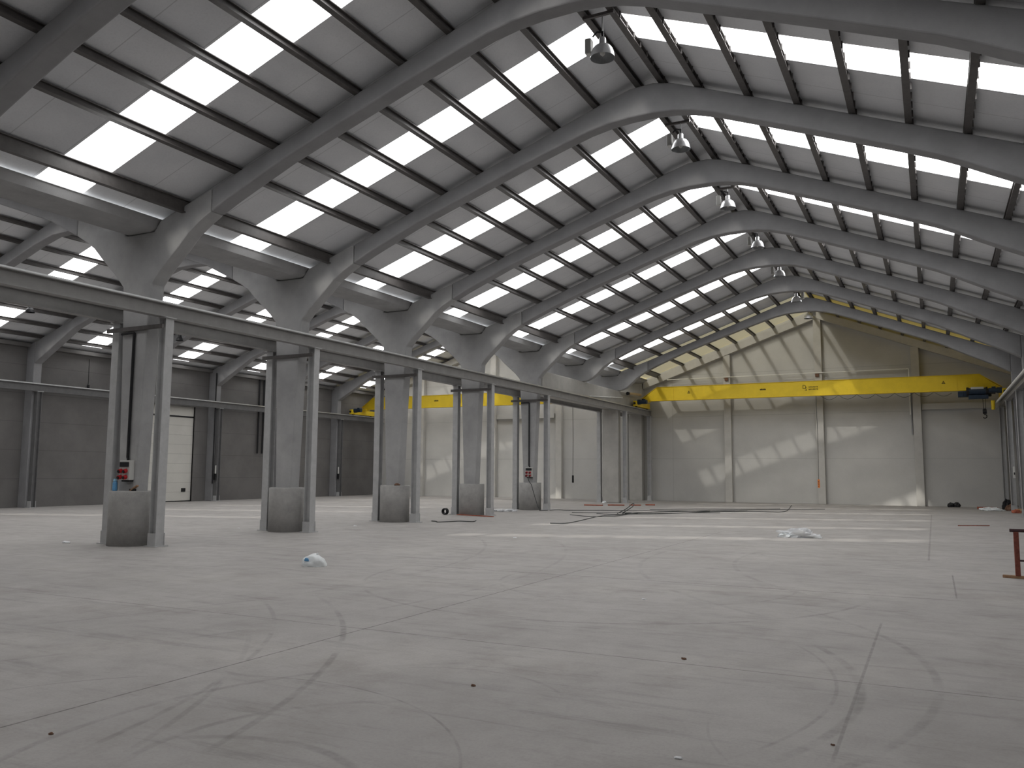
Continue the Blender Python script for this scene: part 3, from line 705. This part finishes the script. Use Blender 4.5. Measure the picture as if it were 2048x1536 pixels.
# ------------------------------------------------------------------ left wall fittings
for y, lab in [(28.35, 'black downpipe on the left wall, nearer one of the pair'), (28.72, 'black downpipe on the left wall, farther one of the pair')]:
    tag(MB().tube([(XL+0.12, y, 2.55), (XL+0.12, y, 6.75)], 0.05, 10).build('downpipe', M['black']), lab, 'downpipe', 'downpipes on the left wall')
tag(MB().tube([(-20.32, 24.68, 6.7), (-20.32, 24.68, 0.9)], 0.035, 8).build('downpipe', M['black']), 'thin black pipe beside the cream door', 'downpipe')
for y, lab in [(24.92, 'small hanging switch on the post right of the cream door'), (35.07, 'small hanging switch on the post nearest the left crane')]:
    t = thing('hanging_switch', (-20.22, y-0.15, 1.2), lab, 'switch', 'hanging switches by the left wall')
    MB().box(-20.25, -20.20, y-0.16, y-0.12, 1.42, 1.85).build('tag', M['white'], t)
    MB().box(-20.28, -20.16, y-0.20, y-0.125, 1.10, 1.42).build('switch_box', M['black'], t)
t = thing('hanging_switch', (XL+0.1, 17.6, 5.3), 'thin cord with a small black end high on the left wall', 'cord')
MB().tube([(XL+0.012, 17.6, 6.6), (XL+0.012, 17.62, 5.6), (XL+0.012, 17.6, 5.4)], 0.012, 6).build('cord', M['black'], t)
MB().cyl((XL+0.05, 17.6, 5.25), (XL+0.05, 17.6, 5.42), 0.05, n=10).build('end', M['black'], t)

# ------------------------------------------------------------------ socket boxes on columns 1 and 5
def socket_box(y, label, clabel):
    yf = y - FT
    t = thing('socket_box', (-1.99, yf, 1.38), label, 'socket box', 'socket boxes on the columns')
    x0, x1 = -2.15, -1.84
    MB().box(x0, x1, yf-0.13, yf, 1.38, 1.80).build('box', M['ltgrey'], t, bevel=0.01)
    MB().box(x0+0.02, x1-0.02, yf-0.145, yf-0.13, 1.66, 1.76).build('breaker_window', M['black'], t)
    for i, (dx, z) in enumerate([(0.07, 1.58), (0.22, 1.58), (0.06, 1.45), (0.22, 1.45)]):
        s = MB().cyl((x0+dx, yf-0.13, z), (x0+dx, yf-0.20, z-0.02), 0.045, n=16).build('socket', M['red'], t)
        MB().cyl((x0+dx, yf-0.20, z-0.02), (x0+dx, yf-0.215, z-0.024), 0.03, n=12).build('socket_lid', M['black'], s)
    MB().box(x0+0.05, x1-0.02, yf-0.10, yf, 1.345, 1.38).build('base', M['black'], t)
    c = MB(); c.tube([(-2.03, yf-0.035, 4.55), (-2.03, yf-0.035, 1.86), (-1.99, yf-0.05, 1.815)], 0.03, 10)
    c.tube([(-2.03, yf-0.035, 4.55), (-2.10, yf-0.05, 4.545), (-2.4, yf-0.05, 4.54)], 0.025, 8)
    tag(c.build('cable_conduit', M['black']), clabel, 'conduit', 'black conduits down to the socket boxes')
socket_box(YF[1], 'grey socket box with red sockets on the nearest column', 'black conduit running down the nearest column')
socket_box(YF[5], 'small grey socket box with red sockets on the farthest round-footed column', 'black conduit running down the farthest round-footed column')

# ------------------------------------------------------------------ small things on the collars
t = thing('bottle', (-2.22, 4.66, 1.15), 'blue plastic bottle standing on the collar of the nearest column', 'bottle')
MB().lathe([(0.0, 0), (0.045, 0), (0.05, 0.02), (0.05, 0.10), (0.044, 0.115), (0.05, 0.13), (0.05, 0.17), (0.03, 0.205), (0.02, 0.215), (0.0, 0.215)], (-2.22, 4.66, 1.15), 20).build('body', M['blue'], t, smooth=True)
MB().cyl((-2.22, 4.66, 1.36), (-2.22, 4.66, 1.405), 0.045, 0.03, n=14).build('cap', M['bluecap'], t)
def lump(c, r, seed, sub=3, amp=0.35, flat=0.0):
    bm = bmesh.new(); bmesh.ops.create_icosphere(bm, subdivisions=sub, radius=1.0)
    for v in bm.verts:
        n = noise.noise(v.co*1.7 + Vector((seed, seed*2.3, 0))) + 0.5*noise.noise(v.co*4.1 + Vector((seed, 0, seed)))
        p = v.co*(1+amp*n); v.co = Vector((p.x*r[0], p.y*r[1], p.z*r[2]))
    zmin = -flat*r[2]
    for v in bm.verts: v.co.z = max(v.co.z, zmin)
    z0 = min(v.co.z for v in bm.verts)
    mb = MB(); idx = {v: i for i, v in enumerate(bm.verts)}
    mb.add([(v.co.x+c[0], v.co.y+c[1], v.co.z-z0+c[2]) for v in bm.verts], [tuple(idx[v] for v in f.verts) for f in bm.faces])
    bm.free(); return mb
t = thing('hand_brush', (-1.78, 4.84, 1.15), 'brown and orange brush lying on the collar of the nearest column', 'brush')
rt = Matrix.Rotation(-0.5, 3, 'Y')
MB().cbox((-1.80, 4.80, 1.21), (0.24, 0.06, 0.035), rt).build('handle', M['wood'], t, bevel=0.008)
MB().cbox((-1.84, 4.80, 1.172), (0.16, 0.05, 0.045)).build('bristles', M['black'], t)
tag(lump((-1.83, 14.60, 1.15), (0.10, 0.07, 0.05), 3.1, flat=0.5).build('rag', M['debris']), 'dark scrap lying on the collar of the third column', 'rag')

# ------------------------------------------------------------------ litter on the floor
t = thing('plastic_bag', (3.92, 3.80, 0), 'tied white plastic bag lying alone on the open floor at left', 'bag')
lump((3.92, 3.80, 0), (0.225, 0.18, 0.185), 5.3, 4, 0.13, 0.05).build('bag', M['bag'], t, smooth=True)
lump((3.89, 3.64, 0.09), (0.05, 0.012, 0.035), 2.0, 2, 0.3, 0.6).build('print', M['blue'], t)
b = MB(); b.cyl((3.97, 3.80, 0.17), (3.99, 3.80, 0.215), 0.03, 0.012, n=8); b.build('knot', M['bag'], t)
bm_s = lump((10.2, 14.75, 0), (0.46, 0.22, 0.17), 9.1, 4, 0.75, 0.2)
t = thing('plastic_film', (10.2, 14.75, 0), 'crumpled clear plastic film lying on the sunlit floor', 'plastic film')
bm_s.build('film', M['film'], t, smooth=False)
lump((9.98, 14.68, 0), (0.17, 0.12, 0.10), 4.0, 3, 0.7, 0.25).build('fold', M['bag'], t)
lump((10.66, 14.80, 0), (0.10, 0.06, 0.07), 6.0, 3, 0.7, 0.25).build('tail', M['bag'], t)
tag(lump((-2.4, 23.3, 0), (0.42, 0.62, 0.06), 2.2, 4, 0.8, 0.2).build('plastic_film', M['film']), 'clear plastic film on the floor left of the farthest column', 'plastic film')
for (x, y, r, lab) in [(-3.64, 4.63, 0.10, 'white paper scrap on the floor left of the nearest column'), (-3.88, 9.97, 0.04, 'small white crumb on the floor left of the second column'), (-1.83, 12.49, 0.05, 'small white crumb on the floor between the second and third columns'),
                       (4.18, 10.91, 0.05, 'small white paper scrap on the open floor, right of the columns'), (10.0, 2.87, 0.03, 'tiny white scrap on the floor in the middle'), (12.0, -2.75, 0.025, 'tiny white scrap at the bottom edge of the floor')]:
    tag(lump((x, y, 0), (r, r*0.6, r*0.35), x*1.7, 2, 0.5, 0.3).build('paper_scrap', M['paper']), lab, 'litter', 'white scraps on the floor')
for (x, y, r, lab) in [(10.2, -1.9, 0.02, 'dark clod on the near floor, left of the middle'), (11.36, -0.26, 0.021, 'dark clod on the near floor beside the long joint'), (12.75, -2.1, 0.014, 'dark crumb at the lower right of the floor'), (8.5, -4.1, 0.017, 'dark crumb in the bottom left corner of the floor')]:
    tag(lump((x, y, 0), (r, r*0.7, r*0.6), x*2.1, 2, 0.5, 0.3).build('clod', M['debris']), lab, 'litter', 'dark clods on the floor')
# cables
def cable(pts, label, r=0.012, m='rubber', lift=None):
    P = [Vector((x, y, r + (lift.get(i, 0) if lift else 0))) for i, (x, y) in enumerate(pts)]
    out = []
    for i in range(len(P)-1):
        p0, p1, p2, p3 = P[max(i-1,0)], P[i], P[i+1], P[min(i+2, len(P)-1)]
        for k in range(8):
            u = k/8
            out.append(0.5*((2*p1)+(p2-p0)*u+(2*p0-5*p1+4*p2-p3)*u*u+(3*p1-p0-3*p2+p3)*u**3))
    out.append(P[-1])
    for q in out: q.z = max(q.z, r)
    return tag(MB().tube(out, r, 6).build('floor_cable', M[m]), label, 'cable', 'cables on the floor')
cable([(2.56,16.63),(2.99,16.9),(2.85,18.39),(2.41,21.41),(2.68,22.85),(2.88,24.34)], 'dark cable end curling towards the open floor from the cable heap')
cable([(-1.35,24.3),(-0.94,25.2),(-0.36,25.23),(0.7,25.94),(2.29,26.46),(3.55,27.3),(4.93,27.68)], 'dark cable running from the farthest round-footed column across the floor')
cable([(2.59,23.68),(3.25,24.12),(4.15,25.17),(4.79,26.56),(5.93,27.83),(6.83,28.42),(7.63,28.7),(7.61,30.56),(6.9,36.6)], 'dark cable bending up to the far wall at its right end')
cable([(1.07,21.8),(2.2,21.0),(2.88,21.71),(2.79,24.28),(3.05,25.42),(3.85,26.97),(5.26,28.99),(6.96,30.69),(8.92,32.6)], 'longest dark cable crossing the sunlit floor before the far wall')
cable([(2.36,27.61),(3.72,29.1),(5.24,30.12),(7.08,31.96)], 'dark cable lying closest to the far wall')
cable([(-1.15,15.6),(-0.9,15.5),(-0.68,15.21),(-0.49,15.64),(-0.35,16.04),(0.12,16.02),(-0.05,16.56)], 'dark wavy cable on the floor right of the third column', 0.014)
cable([(1.6,23.2),(2.3,23.0),(3.0,23.6),(3.9,24.5),(4.6,25.9),(5.6,26.6)], 'thin dark cable at the near side of the cable heap', 0.010)
cable([(0.4,23.6),(1.3,23.9),(2.2,24.4),(3.4,25.9),(4.8,27.2),(6.2,29.0)], 'thin dark cable running through the middle of the cable heap', 0.010)
cable([(2.3,23.6),(2.5,24.0),(2.75,24.2),(2.9,23.7),(2.7,23.4),(2.45,23.8),(2.6,24.4)], 'dark cable loop standing up from the cable heap', 0.016, lift={1: 0.15, 2: 0.38, 3: 0.28, 4: 0.1})
tag(MB().tube([(-2.0,24.55,1.33),(-1.9,24.46,1.19),(-1.78,24.42,1.08),(-1.62,24.40,0.6),(-1.45,24.34,0.2),(-1.30,24.28,0.02)], 0.014, 6).build('hanging_cable', M['rubber']), 'dark cable hanging from the far socket box over the column collar', 'cable')
t = thing('cable_roll', (-2.95, 19.45, 0), 'black cable roll on the floor at the foot of the fourth column', 'cable roll')
b = MB(); 
for k in range(4):
    b.tube([(-2.95+0.10*math.cos(a), 19.35+k*0.04, 0.125+0.10*math.sin(a)) for a in [j*math.pi/9 for j in range(19)]], 0.022, 8)
b.build('windings', M['black'], t)
tag(MB().cbox((-1.55, 19.17, 0.02), (1.9, 0.05, 0.03), Matrix.Rotation(-0.30, 3, 'Z')).build('batten', M['redwood']), 'thin reddish batten on the floor in front of the fourth column', 'batten')
tag(MB().cbox((14.4, 22.6, 0.012), (1.0, 0.03, 0.022), Matrix.Rotation(0.5, 3, 'Z')).build('batten', M['redwood']), 'thin reddish strip lying alone on the sunlit floor at right', 'batten')
for k, (x, y, ln, rz) in enumerate([(-1.35, 30.5, 0.9, 0.10), (-0.45, 31.2, 0.8, 0.35), (0.35, 31.7, 0.55, 0.25), (0.85, 32.5, 0.45, 0.5)]):
    tag(MB().cbox((x, y, 0.03), (ln, 0.16, 0.05), Matrix.Rotation(rz, 3, 'Z')).build('board', M['redwood'], bevel=0.004), ['reddish board on the floor before the pier, leftmost and longest of four', 'reddish board before the pier, second from the left', 'reddish board before the pier, third from the left', 'reddish board before the pier, rightmost of four'][k], 'board', 'reddish boards on the floor')
tag(lump((-2.25, 34.4, 0), (0.12, 0.1, 0.08), 8.8, 3, 0.4, 0.3).build('plastic_bag', M['bag']), 'small white bag at the foot of the flat concrete pier', 'bag')
t = thing('black_bag', (14.05, 39.2, 0), 'black bundle on the floor against the far wall, right of the pillar', 'bag')
lump((14.05, 39.2, 0), (0.17, 0.13, 0.15), 1.2, 3, 0.3, 0.5).build('bundle', M['black'], t); lump((14.30, 39.2, 0), (0.16, 0.13, 0.16), 7.7, 3, 0.3, 0.5).build('bundle', M['black'], t)
# debris in the far right corner
tag(lump((15.55, 35.6, 0), (0.42, 0.20, 0.12), 4.4, 4, 0.6, 0.2).build('plastic_film', M['bag']), 'crumpled white plastic in the debris near the right wall', 'plastic film')
tag(lump((16.3, 37.5, 0), (0.20, 0.2, 0.32), 2.9, 3, 0.35, 0.5).build('black_bag', M['black']), 'black sack in the debris in the far right corner', 'bag')
tag(lump((16.42, 36.1, 0), (0.26, 0.22, 0.22), 6.6, 3, 0.5, 0.3).build('rubble_heap', M['debris']), 'brown rubble heap in front of the right edge post', 'rubble')
tag(MB().cbox((15.5, 37.2, 0.06), (0.8, 0.3, 0.10), Matrix.Rotation(0.15, 3, 'Z')).build('pallet_board', M['redwood']), 'reddish plank in the debris by the far right corner', 'board')
tag(MB().cbox((16.68, 34.35, 0.08), (0.42, 0.3, 0.14), Matrix.Rotation(0.3, 3, 'Z')).build('cardboard_box', M['cardboard'], bevel=0.01), 'flattened cardboard box in the debris at the right edge', 'box')
tag(lump((16.38, 33.5, 0), (0.18, 0.13, 0.12), 3.3, 3, 0.4, 0.4).build('red_rag', M['redwood']), 'dark red rag in the debris at the right edge', 'rag')
t = thing('white_canister', (16.86, 34.0, 0), 'white canister standing at the right picture edge', 'canister')
MB().box(16.72, 17.0, 33.9, 34.1, 0.0, 0.46).build('body', M['white'], t, bevel=0.03)
MB().cyl((16.80, 34.0, 0.46), (16.80, 34.0, 0.51), 0.035, n=12).build('cap', M['white'], t)
t = thing('wall_switch', (16.6, 34.8, 1.6), 'small white box on the post at the right edge', 'switch box')
MB().box(16.44, 16.52, YF[7]-0.20, YF[7]-0.105, 1.45, 1.95).build('box', M['white'], t, bevel=0.01)
MB().box(16.46, 16.50, YF[7]-0.215, YF[7]-0.20, 1.6, 1.7).build('button', M['black'], t)
# rusty trestle at the right edge
t = thing('trestle', (14.95, 7.75, 0), 'rusty red steel trestle cut by the right picture edge', 'trestle')
rt = Matrix.Rotation(0.0, 3, 'Z')
MB().tube([(14.37, 7.75, 0.735), (15.8, 7.75, 0.735)], 0.027, 12).build('top_rail', M['rustdark'], t)
for x in (14.455, 15.70):
    MB().box(x-0.035, x+0.035, 7.715, 7.785, 0.04, 0.715).build('leg', M['rust'], t, bevel=0.008)
    MB().box(x-0.03, x+0.03, 7.45, 8.05, 0.0, 0.045).build('foot', M['wood'], t, bevel=0.006) if x > 15 else MB().cbox((x+0.04, 7.75, 0.022), (0.5, 0.06, 0.045), Matrix.Rotation(-0.25, 3, 'Z')).build('foot', M['wood'], t, bevel=0.006)
MB().tube([(14.46, 7.75, 0.275), (15.70, 7.75, 0.275)], 0.014, 10).build('cross_bar', M['rustdark'], t)
